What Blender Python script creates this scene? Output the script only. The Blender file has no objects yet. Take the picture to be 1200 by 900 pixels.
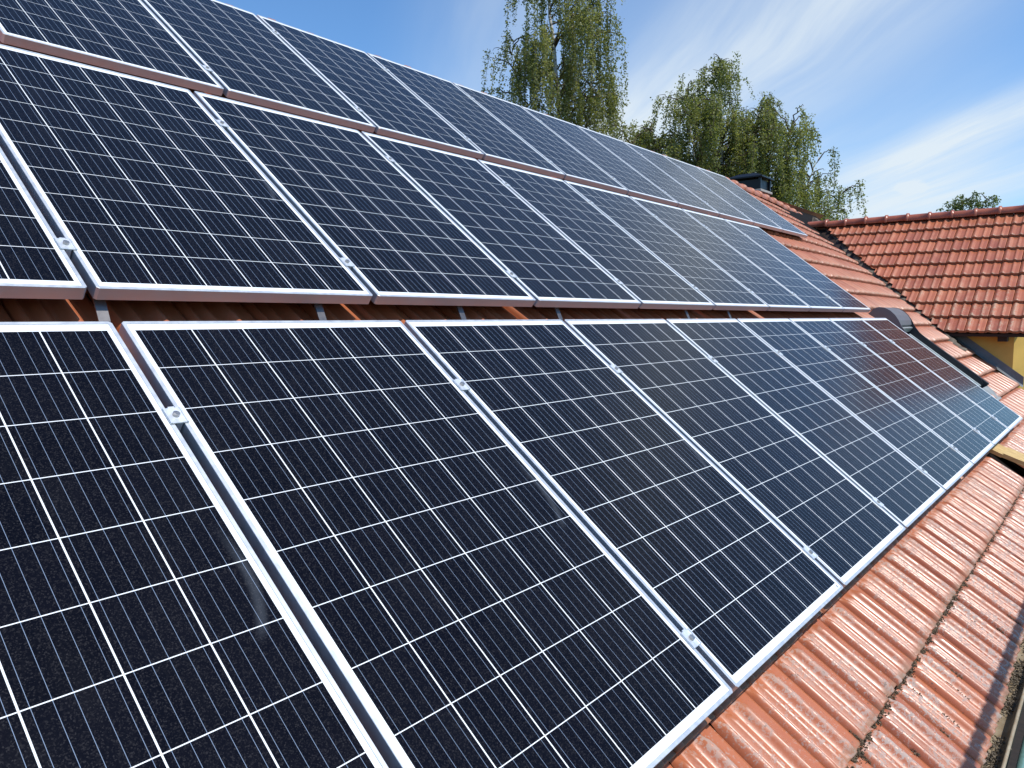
import bpy, math, random
import numpy as np

# ------------------------------------------------------------------ camera, sky, sun, exposure
C = bpy.context.scene.collection
SC = bpy.context.scene
AL = math.radians(37.4)                      # pitch of both roofs
CA, SA, TA = math.cos(AL), math.sin(AL), math.tan(AL)
ROT = np.array([[1, 0, 0], [0, CA, -SA], [0, SA, CA]])   # roof frame (x along ridge, y up the slope, z off the roof) -> world

cam = bpy.data.cameras.new('camera')
co = bpy.data.objects.new('camera', cam)
C.objects.link(co)
cam.sensor_width = 36.0
cam.lens = 36.0 * 888.76 / 1200.0
cam.clip_start, cam.clip_end = 0.05, 4000.0
from mathutils import Matrix, Vector
_r = np.array([0.63046, -0.77623, 0.0]); _f = np.array([0.77320, 0.62800, -0.08830])
_r /= np.linalg.norm(_r); _f /= np.linalg.norm(_f)
_u = np.cross(_r, _f); _u /= np.linalg.norm(_u); _r = np.cross(_f, _u)
CAM = np.array([-0.905, -0.779, 1.014])
m = Matrix.Identity(4)
for i in range(3):
    m[i][0], m[i][1], m[i][2], m[i][3] = _r[i], _u[i], -_f[i], CAM[i]
co.matrix_world = m
SC.camera = co

SUN = np.array([0.02, -0.506, 0.859]); SUN /= np.linalg.norm(SUN)
sun = bpy.data.lights.new('sun', 'SUN')
sun.energy = 4.6
sun.angle = math.radians(0.53)
sun.color = (1.0, 0.955, 0.89)
so = bpy.data.objects.new('sun', sun)
C.objects.link(so)
so.rotation_euler = Vector(SUN).to_track_quat('Z', 'Y').to_euler()
so.location = (0, -20, 40)

SC.view_settings.view_transform = 'Standard'
SC.view_settings.look = 'None'
SC.view_settings.exposure = 0.0
SC.view_settings.gamma = 1.0
SC.cycles.max_bounces = 8
SC.cycles.transparent_max_bounces = 8

world = bpy.data.worlds.new('World')
SC.world = world
world.use_nodes = True


class G:
    """tiny node graph helper"""
    def __init__(s, tree):
        s.t = tree
        s.n = tree.nodes
        s.l = tree.links

    def add(s, kind, **kw):
        n = s.n.new(kind)
        for k, v in kw.items():
            setattr(n, k, v)
        return n

    def put(s, sock, v):
        if isinstance(v, bpy.types.NodeSocket):
            s.l.new(v, sock)
        elif v is not None:
            if sock.type == 'RGBA' and not hasattr(v, '__len__'):
                v = (v, v, v, 1)
            elif sock.type == 'RGBA' and len(v) == 3:
                v = (*v, 1)
            sock.default_value = v

    def m(s, op, a, b=None, c=None, clamp=False):
        n = s.add('ShaderNodeMath', operation=op, use_clamp=clamp)
        for i, v in enumerate((a, b, c)):
            if v is not None:
                s.put(n.inputs[i], v)
        return n.outputs[0]

    def vm(s, op, a, b=None, out=0):
        n = s.add('ShaderNodeVectorMath', operation=op)
        s.put(n.inputs[0], a)
        if b is not None:
            s.put(n.inputs[3 if op == 'SCALE' else 1], b)
        return n.outputs[out]

    def mix(s, f, a, b, blend='MIX'):
        n = s.add('ShaderNodeMix', data_type='RGBA', blend_type=blend)
        s.put(n.inputs[0], f)
        s.put(n.inputs[6], a)
        s.put(n.inputs[7], b)
        return n.outputs[2]

    def ramp(s, v, lo, hi, a=0.0, b=1.0, smooth=True):
        n = s.add('ShaderNodeMapRange', interpolation_type='SMOOTHSTEP' if smooth else 'LINEAR')
        s.put(n.inputs[0], v)
        n.inputs[1].default_value, n.inputs[2].default_value = lo, hi
        n.inputs[3].default_value, n.inputs[4].default_value = a, b
        return n.outputs[0]

    def noise(s, vec, scale, detail=4, rough=0.55, dist=0.0, out=0):
        n = s.add('ShaderNodeTexNoise')
        if vec is not None:
            s.put(n.inputs['Vector'], vec)
        n.inputs['Scale'].default_value = scale
        n.inputs['Detail'].default_value = detail
        n.inputs['Roughness'].default_value = rough
        n.inputs['Distortion'].default_value = dist
        return n.outputs[out]

    def scaled(s, vec, sx, sy, sz):
        n = s.add('ShaderNodeMapping')
        s.put(n.inputs['Vector'], vec)
        n.inputs['Scale'].default_value = (sx, sy, sz)
        return n.outputs[0]


g = G(world.node_tree)
g.n.clear()
sky = g.add('ShaderNodeTexSky', sky_type='NISHITA')
sky.sun_disc = False
sky.sun_elevation = math.asin(SUN[2])
sky.sun_rotation = math.atan2(SUN[0], SUN[1])
sky.altitude = 300
sky.air_density = 1.0
sky.dust_density = 0.6
sky.ozone_density = 2.0
tc = g.add('ShaderNodeTexCoord').outputs['Generated']
nrm = g.vm('NORMALIZE', tc)
sep = g.add('ShaderNodeSeparateXYZ')
g.put(sep.inputs[0], nrm)
dz = g.m('ADD', g.m('MAXIMUM', sep.outputs[2], 0.0), 0.22)
# cirrus sheet: direction projected on a high plane, stretched along the wind
px = g.m('DIVIDE', sep.outputs[0], dz)
py = g.m('DIVIDE', sep.outputs[1], dz)
comb = g.add('ShaderNodeCombineXYZ')
g.put(comb.inputs[0], px)
g.put(comb.inputs[1], py)
warp = g.vm('ADD', comb.outputs[0], g.vm('SCALE', g.noise(comb.outputs[0], 1.1, 2, 0.5, out=1), 0.25))
rotn = g.add('ShaderNodeMapping', vector_type='TEXTURE')
g.put(rotn.inputs['Vector'], warp)
rotn.inputs['Rotation'].default_value = (0, 0, math.radians(53))
fine = g.noise(g.scaled(rotn.outputs[0], 0.55, 4.2, 1), 1.7, 6, 0.6)
broad = g.noise(g.scaled(rotn.outputs[0], 0.5, 1.5, 1), 1.0, 3, 0.5)


def streak(n, w, off=0.0):
    d = g.m('ADD', g.vm('DOT_PRODUCT', nrm, n, out=1), off)
    q = g.m('DIVIDE', d, w)
    return g.m('POWER', 2.718, g.m('MULTIPLY', g.m('MULTIPLY', q, q), -1.0))


s1 = g.m('MULTIPLY', streak((0.42, -0.433, -0.798), 0.085, 0.02), g.ramp(sep.outputs[0], 0.72, 0.88))
s2 = g.m('MULTIPLY', streak((0.235, -0.312, -0.921), 0.020, 0.004), g.ramp(sep.outputs[0], 0.93, 0.97))
s3 = g.m('MULTIPLY', streak((0.182, -0.235, -0.955), 0.030, -0.01), g.ramp(sep.outputs[0], 0.94, 0.975))
low = g.ramp(sep.outputs[2], 0.30, 0.0)
right = g.ramp(g.vm('DOT_PRODUCT', nrm, (0.88, 0.42, 0.22), out=1), 0.91, 0.985)
veil = g.m('MULTIPLY', g.ramp(broad, 0.42, 0.68), g.m('MULTIPLY', right, 0.42))
allc = g.m('ADD', g.m('ADD', g.m('MULTIPLY', s1, 0.72), g.m('MULTIPLY', s2, 0.85)), g.m('MULTIPLY', s3, 0.6))
allc = g.m('MULTIPLY', allc, g.ramp(fine, 0.25, 0.70, 0.40, 0.95))
allc = g.m('ADD', allc, g.m('MULTIPLY', veil, g.ramp(fine, 0.3, 0.7, 0.35, 1.0)))
allc = g.m('ADD', allc, g.m('MULTIPLY', right, 0.15))
allc = g.m('ADD', allc, g.m('MULTIPLY', low, g.m('MULTIPLY', right, 0.16)))
# one small puff
pd = g.vm('LENGTH', g.vm('MULTIPLY', g.vm('SUBTRACT', nrm, (0.968, 0.202, 0.147)), (1.0, 0.55, 1.5)), out=1)
pd = g.m('ADD', pd, g.m('MULTIPLY', g.m('SUBTRACT', g.noise(nrm, 90, 4, 0.6), 0.5), 0.014))
allc = g.m('ADD', allc, g.m('MULTIPLY', g.ramp(pd, 0.013, 0.001), 0.55))
allc = g.m('MINIMUM', allc, 0.92)
tint = g.mix(1.0, sky.outputs[0], (0.86, 1.22, 1.50), 'MULTIPLY')
cloudy = g.mix(allc, tint, (6.3, 7.0, 7.5))
bg = g.add('ShaderNodeBackground')
g.put(bg.inputs[0], cloudy)
bg.inputs[1].default_value = 0.125
wo = g.add('ShaderNodeOutputWorld')
g.l.new(bg.outputs[0], wo.inputs[0])

# ------------------------------------------------------------------ helpers
rng = np.random.default_rng(7)


def P(a):
    """roof frame -> world"""
    return np.asarray(a, float) @ ROT.T


def link(name, data, parent=None):
    o = bpy.data.objects.new(name, data)
    C.objects.link(o)
    if parent is not None:
        o.parent = parent
    return o


def thing(name, label, cat, loc=(0, 0, 0), rot=(0, 0, 0), group=None):
    o = link(name, None)
    o.location = loc
    o.rotation_euler = rot
    o.empty_display_size = 0.1
    tag(o, label, cat, group)
    return o


def tag(o, label=None, cat=None, group=None, kind=None):
    if label:
        o['label'] = label
    if cat:
        o['category'] = cat
    if group:
        o['group'] = group
    if kind:
        o['kind'] = kind
    return o


class MB:
    """collects vertices and faces of one mesh"""
    def __init__(s):
        s.v, s.f = [], []

    def add(s, v, f):
        b = len(s.v)
        s.v.extend([tuple(map(float, q)) for q in v])
        s.f.extend([tuple(b + i for i in q) for q in f])
        return s

    def box(s, a, b, bev=0.0):
        (x0, y0, z0), (x1, y1, z1) = a, b
        if bev <= 0:
            v = [(x, y, z) for z in (z0, z1) for y in (y0, y1) for x in (x0, x1)]
            return s.add(v, [(0, 2, 3, 1), (4, 5, 7, 6), (0, 1, 5, 4), (2, 6, 7, 3), (0, 4, 6, 2), (1, 3, 7, 5)])
        # box with chamfered edges: three stacked rings
        def ring(i, z):
            return [(x0 + i, y0 + bev, z), (x0 + bev, y0 + i, z), (x1 - bev, y0 + i, z), (x1 - i, y0 + bev, z),
                    (x1 - i, y1 - bev, z), (x1 - bev, y1 - i, z), (x0 + bev, y1 - i, z), (x0 + i, y1 - bev, z)]
        R = [ring(bev * .7, z0), ring(0, z0 + bev), ring(0, z1 - bev), ring(bev * .7, z1)]
        f = [tuple(range(7, -1, -1)), tuple(24 + i for i in range(8))]
        for k in range(3):
            for i in range(8):
                j = (i + 1) % 8
                f.append((k * 8 + i, k * 8 + j, k * 8 + 8 + j, k * 8 + 8 + i))
        return s.add([q for r in R for q in r], f)

    def tube(s, pts, rad, n=8, caps=True):
        pts = [np.asarray(p, float) for p in pts]
        rad = rad if hasattr(rad, '__len__') else [rad] * len(pts)
        V, F = [], []
        d0 = pts[1] - pts[0]
        ref = np.array([0, 0, 1.0]) if abs(d0[2]) < 0.9 * np.linalg.norm(d0) else np.array([1.0, 0, 0])
        for i, p in enumerate(pts):
            d = pts[min(i + 1, len(pts) - 1)] - pts[max(i - 1, 0)]
            d = d / (np.linalg.norm(d) + 1e-9)
            a = np.cross(d, ref)
            a /= np.linalg.norm(a) + 1e-9
            b = np.cross(d, a)
            for k in range(n):
                t = 2 * math.pi * k / n
                V.append(p + rad[i] * (math.cos(t) * a + math.sin(t) * b))
        for i in range(len(pts) - 1):
            for k in range(n):
                j = (k + 1) % n
                F.append((i * n + k, i * n + j, i * n + n + j, i * n + n + k))
        if caps:
            F.append(tuple(range(n - 1, -1, -1)))
            F.append(tuple((len(pts) - 1) * n + k for k in range(n)))
        return s.add(V, F)

    def prism(s, poly, x0, x1):
        """polygon in (y, z), extruded along x"""
        n = len(poly)
        v = [(x0, y, z) for y, z in poly] + [(x1, y, z) for y, z in poly]
        f = [tuple(range(n - 1, -1, -1)), tuple(range(n, 2 * n))]
        f += [(i, (i + 1) % n, n + (i + 1) % n, n + i) for i in range(n)]
        return s.add(v, f)

    def build(s, name, mat, parent=None, xf=None, off=None, smooth=False):
        v = np.array(s.v, float)
        if xf is not None:
            v = xf(v)
        if off is not None:
            v = v - np.asarray(off, float)
        me = bpy.data.meshes.new(name)
        me.from_pydata(v.tolist(), [], s.f)
        me.materials.append(mat)
        if smooth:
            me.polygons.foreach_set('use_smooth', [True] * len(me.polygons))
        me.update()
        return link(name, me, parent)


def grid_mesh(name, V, Q, mat, parent=None, attrs=None, smooth=None):
    """numpy mesh of quads"""
    me = bpy.data.meshes.new(name)
    V = np.ascontiguousarray(V, dtype=np.float32)
    Q = np.ascontiguousarray(Q, dtype=np.int32)
    me.vertices.add(len(V))
    me.vertices.foreach_set('co', V.ravel())
    me.loops.add(Q.size)
    me.loops.foreach_set('vertex_index', Q.ravel())
    me.polygons.add(len(Q))
    me.polygons.foreach_set('loop_start', np.arange(0, Q.size, Q.shape[1], dtype=np.int32))
    if smooth is not None:
        me.polygons.foreach_set('use_smooth', np.ascontiguousarray(smooth, dtype=bool))
    me.materials.append(mat)
    me.update(calc_edges=True)
    for k, a in (attrs or {}).items():
        at = me.attributes.new(k, 'FLOAT', 'POINT')
        at.data.foreach_set('value', np.ascontiguousarray(a, dtype=np.float32))
    me.validate()
    return link(name, me, parent)


# ------------------------------------------------------------------ materials
def material(name):
    mt = bpy.data.materials.new(name)
    mt.use_nodes = True
    q = G(mt.node_tree)
    return mt, q, q.n['Principled BSDF']


def simple(name, col, rough=0.5, metal=0.0, spec=0.5, var=0.12, scale=14.0, bump=0.0):
    mt, q, b = material(name)
    o = q.add('ShaderNodeTexCoord').outputs['Object']
    n = q.noise(o, scale, 5, 0.6)
    k = q.ramp(n, 0.25, 0.75, 1 - var, 1 + var, smooth=False)
    q.put(b.inputs['Base Color'], q.vm('SCALE', tuple(col), k))
    q.put(b.inputs['Roughness'], q.ramp(n, 0.3, 0.7, max(rough - .06, .02), rough + .06))
    b.inputs['Metallic'].default_value = metal
    b.inputs['Specular IOR Level'].default_value = spec
    if bump:
        bp = q.add('ShaderNodeBump')
        bp.inputs['Strength'].default_value = bump
        bp.inputs['Distance'].default_value = 0.01
        q.put(bp.inputs['Height'], n)
        q.put(b.inputs['Normal'], bp.outputs[0])
    return mt


M = {}
M['frame'] = simple('anodised_aluminium', (0.60, 0.625, 0.65), 0.50, 0.74, 0.5, 0.03, 30)
M['clamp'] = simple('zinc_clamp', (0.74, 0.76, 0.78), 0.42, 0.6, 0.5, 0.10, 60)
M['steel'] = simple('bolt_steel', (0.45, 0.43, 0.40), 0.35, 0.9, 0.5, 0.1, 60)
M['rail'] = simple('rail_aluminium', (0.55, 0.56, 0.58), 0.4, 0.8, 0.5, 0.08, 20)
M['hook'] = simple('dull_hook_steel', (0.16, 0.15, 0.15), 0.45, 0.7, 0.5, 0.15, 30)
M['backsheet'] = simple('low_bounce_backsheet', (0.16, 0.16, 0.16), 0.7, 0, 0.3, 0.1, 10)  # underside set grey instead of white to reduce bounced light
M['sticker'] = simple('grey_sticker', (0.30, 0.32, 0.35), 0.6, 0.0, 0.3, 0.4, 400)
M['hood'] = simple('grey_brown_hood_metal', (0.165, 0.165, 0.172), 0.45, 0.3, 0.5, 0.08, 9)
M['black'] = simple('black_rail_and_shade', (0.018, 0.018, 0.022), 0.45, 0.0, 0.4, 0.2, 20)
M['slat'] = simple('shutter_aluminium', (0.50, 0.53, 0.50), 0.35, 0.6, 0.5, 0.08, 15)
M['lead'] = simple('lead_flashing', (0.16, 0.17, 0.18), 0.55, 0.3, 0.4, 0.25, 12, 0.3)
M['zinc'] = simple('light_zinc_flashing', (0.27, 0.275, 0.26), 0.6, 0.2, 0.4, 0.25, 10, 0.3)
M['chimneycap'] = simple('sooty_black_metal', (0.010, 0.010, 0.012), 0.4, 0.2, 0.4, 0.3, 12)
M['concrete'] = simple('grey_concrete', (0.34, 0.32, 0.29), 0.85, 0, 0.3, 0.25, 14, 0.3)
M['mortar'] = simple('valley_mortar_shade', (0.13, 0.11, 0.085), 0.95, 0, 0.2, 0.5, 22, 0.8)  # shadow gap of the valley put into the colour
M['soffit'] = simple('dark_brown_wood', (0.030, 0.017, 0.012), 0.6, 0, 0.3, 0.3, 20)
M['void'] = simple('dark_underlay', (0.010, 0.008, 0.007), 0.9, 0, 0.1, 0.2, 5)
M['bark_dark'] = simple('brown_bark', (0.09, 0.065, 0.045), 0.9, 0, 0.2, 0.35, 25)
M['teal'] = simple('teal_painted_steel', (0.16, 0.30, 0.27), 0.4, 0.1, 0.5, 0.15, 20)
M['moss'] = simple('dry_moss_grit', (0.115, 0.086, 0.057), 0.95, 0, 0.2, 0.75, 90)
M['leaflitter'] = simple('dry_leaf_litter', (0.15, 0.125, 0.095), 0.95, 0, 0.2, 0.6, 60)


def cells_material(pale_arc=False):
    mt, q, b = material('panel_cells')
    uv = q.add('ShaderNodeUVMap')
    uv.uv_map = 'UVMap'
    s = q.add('ShaderNodeSeparateXYZ')
    q.put(s.inputs[0], uv.outputs[0])
    u, v = s.outputs[0], s.outputs[1]
    PU, PV, MU, MV = 0.1593, 0.1583, 0.0222, 0.0310
    cu = q.m('DIVIDE', q.m('SUBTRACT', u, MU), PU)
    cv = q.m('DIVIDE', q.m('SUBTRACT', v, MV), PV)
    fu, fv = q.m('FRACT', cu), q.m('FRACT', cv)
    du = q.m('ABSOLUTE', q.m('SUBTRACT', fu, 0.5))
    dv = q.m('ABSOLUTE', q.m('SUBTRACT', fv, 0.5))
    gu = q.m('GREATER_THAN', du, 0.5 - 0.0017 / PU)
    gv = q.m('GREATER_THAN', dv, 0.5 - 0.0011 / PV)
    outu = q.m('GREATER_THAN', q.m('ABSOLUTE', q.m('SUBTRACT', cu, 3.0)), 3.0 - 0.0017 / PU)
    outv = q.m('GREATER_THAN', q.m('ABSOLUTE', q.m('SUBTRACT', cv, 5.0)), 5.0 - 0.0011 / PV)
    white = q.m('MAXIMUM', q.m('MAXIMUM', gu, gv), q.m('MAXIMUM', outu, outv))
    bb = q.m('LESS_THAN', q.m('ABSOLUTE', q.m('SUBTRACT', q.m('FRACT', q.m('MULTIPLY', fu, 5.0)), 0.5)), 0.00045 / PU * 5)
    # crystalline sparkle and a slight difference from cell to cell
    wn = q.add('ShaderNodeTexWhiteNoise', noise_dimensions='3D')
    cell = q.add('ShaderNodeCombineXYZ')
    oi = q.add('ShaderNodeObjectInfo')
    q.put(cell.inputs[0], q.m('FLOOR', cu))
    q.put(cell.inputs[1], q.m('FLOOR', cv))
    q.put(cell.inputs[2], q.m('MULTIPLY', oi.outputs['Random'], 91.0))
    q.put(wn.inputs['Vector'], cell.outputs[0])
    vo = q.add('ShaderNodeTexVoronoi')
    vo.inputs['Scale'].default_value = 420.0
    q.put(vo.inputs['Vector'], uv.outputs[0])
    vs = q.add('ShaderNodeSeparateColor')
    q.put(vs.inputs[0], vo.outputs['Color'])
    spark = q.m('POWER', vs.outputs[0], 5.0)
    base = q.mix(wn.outputs[0], (0.0022, 0.0024, 0.0050), (0.0034, 0.0035, 0.0066))
    base = q.mix(q.m('MULTIPLY', spark, 0.7), base, (0.030, 0.028, 0.030))
    silver = q.mix(bb, base, (0.21, 0.27, 0.37))
    col = q.mix(white, silver, (0.78, 0.80, 0.80))
    # faint dust
    dust = q.noise(q.scaled(uv.outputs[0], 1.0, 0.35, 1.0), 7.0, 5, 0.6)
    col = q.mix(q.ramp(dust, 0.45, 0.85, 0.0, 0.008), col, (0.45, 0.42, 0.38))
    if pale_arc:  # faint bluish arc mixed into the glass colour
        dvv = q.m('SUBTRACT', v, 0.81)
        arc = q.m('MULTIPLY', q.m('MULTIPLY', dvv, dvv), q.ramp(v, 0.80, 0.82, -1.6, -0.75))
        du_ = q.m('SUBTRACT', u, q.m('ADD', 0.962, arc))
        ax = q.ramp(q.m('ABSOLUTE', du_), 0.020, 0.002)
        ay = q.m('MULTIPLY', q.ramp(v, 0.62, 0.68), q.ramp(v, 0.95, 0.78))
        col = q.mix(q.m('MULTIPLY', q.m('MULTIPLY', ax, ay), 0.05), col, (0.55, 0.62, 0.72))
    q.put(b.inputs['Base Color'], col)
    q.put(b.inputs['Roughness'], q.ramp(dust, 0.3, 0.8, 0.14, 0.24))
    b.inputs['Specular IOR Level'].default_value = 0.09
    return mt


M['cells'] = cells_material()
M['cells_pale_arc'] = cells_material(True)


def tile_material(name, base, dark, light, lichen, lich_lo, lich_hi, rough=0.34):
    """glazed clay tile; lichen and grime on the old courses near the eave (attribute 'low' = metres above the eave)"""
    mt, q, b = material(name)
    o = q.add('ShaderNodeTexCoord').outputs['Object']
    a = q.add('ShaderNodeAttribute', attribute_name='rnd').outputs['Fac']
    low = q.add('ShaderNodeAttribute', attribute_name='low').outputs['Fac']
    crest = q.add('ShaderNodeAttribute', attribute_name='crest').outputs['Fac']
    step = q.add('ShaderNodeAttribute', attribute_name='step').outputs['Fac']
    n1 = q.noise(o, 3.0, 4, 0.6)
    n2 = q.noise(o, 26.0, 6, 0.7)
    n3 = q.noise(o, 120.0, 3, 0.6)
    col = q.mix(a, dark, base)
    col = q.mix(q.ramp(n1, 0.4, 0.75, 0.0, 0.6), col, light)
    col = q.mix(q.ramp(n3, 0.55, 0.8, 0.0, 0.25), col, dark)
    old = q.ramp(low, lich_lo, lich_hi, 1.0, 0.10)
    # pale worn glaze / lichen crust along the crests
    n4 = q.noise(o, 75.0, 7, 0.75)
    sp = q.m('MULTIPLY', q.ramp(q.m('ADD', n4, q.m('MULTIPLY', crest, 0.12)), 0.56, 0.62), q.ramp(q.noise(o, 6.0, 5, 0.65), 0.42, 0.58))
    col = q.mix(q.m('MULTIPLY', q.m('MULTIPLY', sp, old), 0.75), col, lichen)
    # dark moss dots
    sp2 = q.ramp(q.noise(o, 48.0, 5, 0.7), 0.615, 0.70)
    col = q.mix(q.m('MULTIPLY', q.m('MULTIPLY', sp2, old), 0.8), col, (0.07, 0.055, 0.04))
    # grey-green grime on the lower lip of each tile
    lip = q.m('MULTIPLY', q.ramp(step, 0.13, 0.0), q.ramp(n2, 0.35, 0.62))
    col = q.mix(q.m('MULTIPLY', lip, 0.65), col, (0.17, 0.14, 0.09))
    q.put(b.inputs['Base Color'], col)
    rr = q.m('ADD', q.ramp(n1, 0.3, 0.7, rough - 0.05, rough + 0.06), q.m('MULTIPLY', q.m('MAXIMUM', q.m('MULTIPLY', sp, old), lip), 0.4), clamp=True)
    q.put(b.inputs['Roughness'], rr)
    b.inputs['Specular IOR Level'].default_value = 0.55
    bp = q.add('ShaderNodeBump')
    bp.inputs['Strength'].default_value = 0.12
    bp.inputs['Distance'].default_value = 0.004
    q.put(bp.inputs['Height'], q.m('ADD', n2, q.m('MULTIPLY', sp2, old)))
    q.put(b.inputs['Normal'], bp.outputs[0])
    return mt


M['tile'] = tile_material('main_roof_tile', (0.420, 0.130, 0.055), (0.33, 0.098, 0.044), (0.44, 0.158, 0.080), (0.41, 0.37, 0.33), 0.30, 0.42)
M['tile_wing'] = tile_material('wing_roof_tile', (0.44, 0.138, 0.064), (0.33, 0.098, 0.048), (0.48, 0.175, 0.090), (0.42, 0.37, 0.26), 0.15, 1.5, 0.32)
M['ridge_wing'] = simple('wing_ridge_clay', (0.36, 0.105, 0.055), 0.35, 0, 0.5, 0.18, 6)
M['ridge_main'] = simple('main_ridge_clay', (0.42, 0.165, 0.10), 0.5, 0, 0.4, 0.25, 8)
M['brick'] = simple('chimney_brick', (0.25, 0.10, 0.07), 0.8, 0, 0.3, 0.35, 18)
M['plaster'] = simple('ochre_plaster', (0.62, 0.40, 0.105), 0.9, 0, 0.2, 0.10, 5, 0.15)


def wood_material(name, a, c):
    mt, q, b = material(name)
    o = q.add('ShaderNodeTexCoord').outputs['Object']
    n = q.noise(q.scaled(o, 26, 2.0, 26), 1.6, 6, 0.65, 0.5)
    q.put(b.inputs['Base Color'], q.mix(q.ramp(n, 0.3, 0.7), a, c))
    b.inputs['Roughness'].default_value = 0.75
    return mt


M['wood'] = wood_material('pale_pine_board', (0.40, 0.25, 0.09), (0.60, 0.42, 0.17))
M['deck'] = wood_material('shade_dark_wood', (0.014, 0.010, 0.008), (0.026, 0.018, 0.013))  # dark of the shaded space below the eave put into the wood


def gutter_material():
    mt, q, b = material('old_gutter_metal')
    o = q.add('ShaderNodeTexCoord').outputs['Object']
    n = q.noise(o, 11, 6, 0.65)
    n2 = q.noise(o, 60, 4, 0.6)
    c = q.mix(q.ramp(n, 0.35, 0.65), (0.24, 0.185, 0.115), (0.34, 0.285, 0.20))
    c = q.mix(q.ramp(n2, 0.5, 0.75, 0, 0.6), c, (0.30, 0.15, 0.055))
    q.put(b.inputs['Base Color'], c)
    b.inputs['Roughness'].default_value = 0.7
    return mt


M['gutter'] = gutter_material()


def ground_material():
    mt, q, b = material('meadow_ground')
    o = q.add('ShaderNodeTexCoord').outputs['Object']
    n = q.noise(o, 0.35, 6, 0.6)
    n2 = q.noise(o, 9, 5, 0.7)
    c = q.mix(q.ramp(n, 0.35, 0.65), (0.045, 0.070, 0.020), (0.085, 0.090, 0.035))
    c = q.mix(q.ramp(n2, 0.45, 0.8, 0, 0.6), c, (0.10, 0.085, 0.05))
    q.put(b.inputs['Base Color'], c)
    b.inputs['Roughness'].default_value = 0.95
    return mt


M['ground'] = ground_material()


def leaf_material(name, a, c):
    mt, q, b = material(name)
    r = q.add('ShaderNodeAttribute', attribute_name='rnd').outputs['Fac']
    col = q.mix(r, a, c)
    q.put(b.inputs['Base Color'], col)
    b.inputs['Roughness'].default_value = 0.5
    b.inputs['Specular IOR Level'].default_value = 0.35
    tr = q.add('ShaderNodeBsdfTranslucent')
    q.put(tr.inputs[0], q.vm('MULTIPLY', col, (1.5, 1.5, 0.7)))
    mx = q.add('ShaderNodeMixShader')
    mx.inputs[0].default_value = 0.45
    q.l.new(b.outputs[0], mx.inputs[1])
    q.l.new(tr.outputs[0], mx.inputs[2])
    q.l.new(mx.outputs[0], q.n['Material Output'].inputs[0])
    return mt


M['leaf_a'] = leaf_material('birch_leaves_olive', (0.125, 0.148, 0.048), (0.280, 0.285, 0.115))
M['leaf_b'] = leaf_material('birch_leaves_green', (0.122, 0.152, 0.046), (0.275, 0.290, 0.112))
M['leaf_c'] = leaf_material('far_tree_leaves', (0.09, 0.125, 0.040), (0.18, 0.215, 0.080))


def birch_bark():
    mt, q, b = material('white_birch_bark')
    o = q.add('ShaderNodeTexCoord').outputs['Object']
    n = q.noise(q.scaled(o, 2, 2, 9), 1.3, 5, 0.65)
    q.put(b.inputs['Base Color'], q.mix(q.ramp(n, 0.52, 0.62), (0.62, 0.60, 0.55), (0.05, 0.045, 0.04)))
    b.inputs['Roughness'].default_value = 0.8
    return mt


M['bark'] = birch_bark()

# ------------------------------------------------------------------ setting: ground
GZ = -3.4
gm = MB()
gm.add([(-700, -700, 0), (900, -700, 0), (900, 900, 0), (-700, 900, 0)], [(0, 1, 2, 3)])
gr = gm.build('ground', M['ground'])
gr.location = (0, 0, GZ)
gr['kind'] = 'structure'

# ------------------------------------------------------------------ tiled roof fields
TW, CP = 0.2450, 0.3380          # tile width and exposed length
TSEAM = 1.560                    # x of a seam


def bump(u, c, w):
    t = np.clip(np.abs(u - c) / w, 0, 1)
    return (1 - t * t) ** 2


US = np.array([0.0, 0.012, 0.03, 0.06, 0.09, 0.12, 0.165, 0.21, 0.25, 0.30, 0.35, 0.39, 0.44, 0.49, 0.54, 0.58, 0.61, 0.64, 0.68, 0.73, 0.755, 0.78, 0.80, 0.87, 0.94, 0.985, 1.0])
PROF = 0.023 * bump(US, 0.075, 0.085) + 0.023 * bump(US, 0.30, 0.120) + 0.030 * bump(US, 0.61, 0.140) + 0.006 * bump(US, 0.765, 0.03)
PROF[0] -= 0.012
PROF[-1] -= 0.008
PROF_WING = 0.026 * bump(US, 0.17, 0.17) + 0.020 * bump(US, 0.66, 0.12)
PROF_WING[0] -= 0.012
PROF_WING[-1] -= 0.010
TS = np.array([-0.004, 0.0, 0.010, 0.03, 0.06, 0.10, 0.16, 0.5, 0.86, 0.91, 0.95, 1.0, 1.08])
FADE = np.clip(np.interp(TS, [0.0, 0.05, 0.11, 0.16, 0.86, 0.93, 0.97, 1.1], [0.70, 0.86, 0.98, 1, 1, 0.85, 0.35, 0.25]), 0, 1)
LIFT = 0.036


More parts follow.
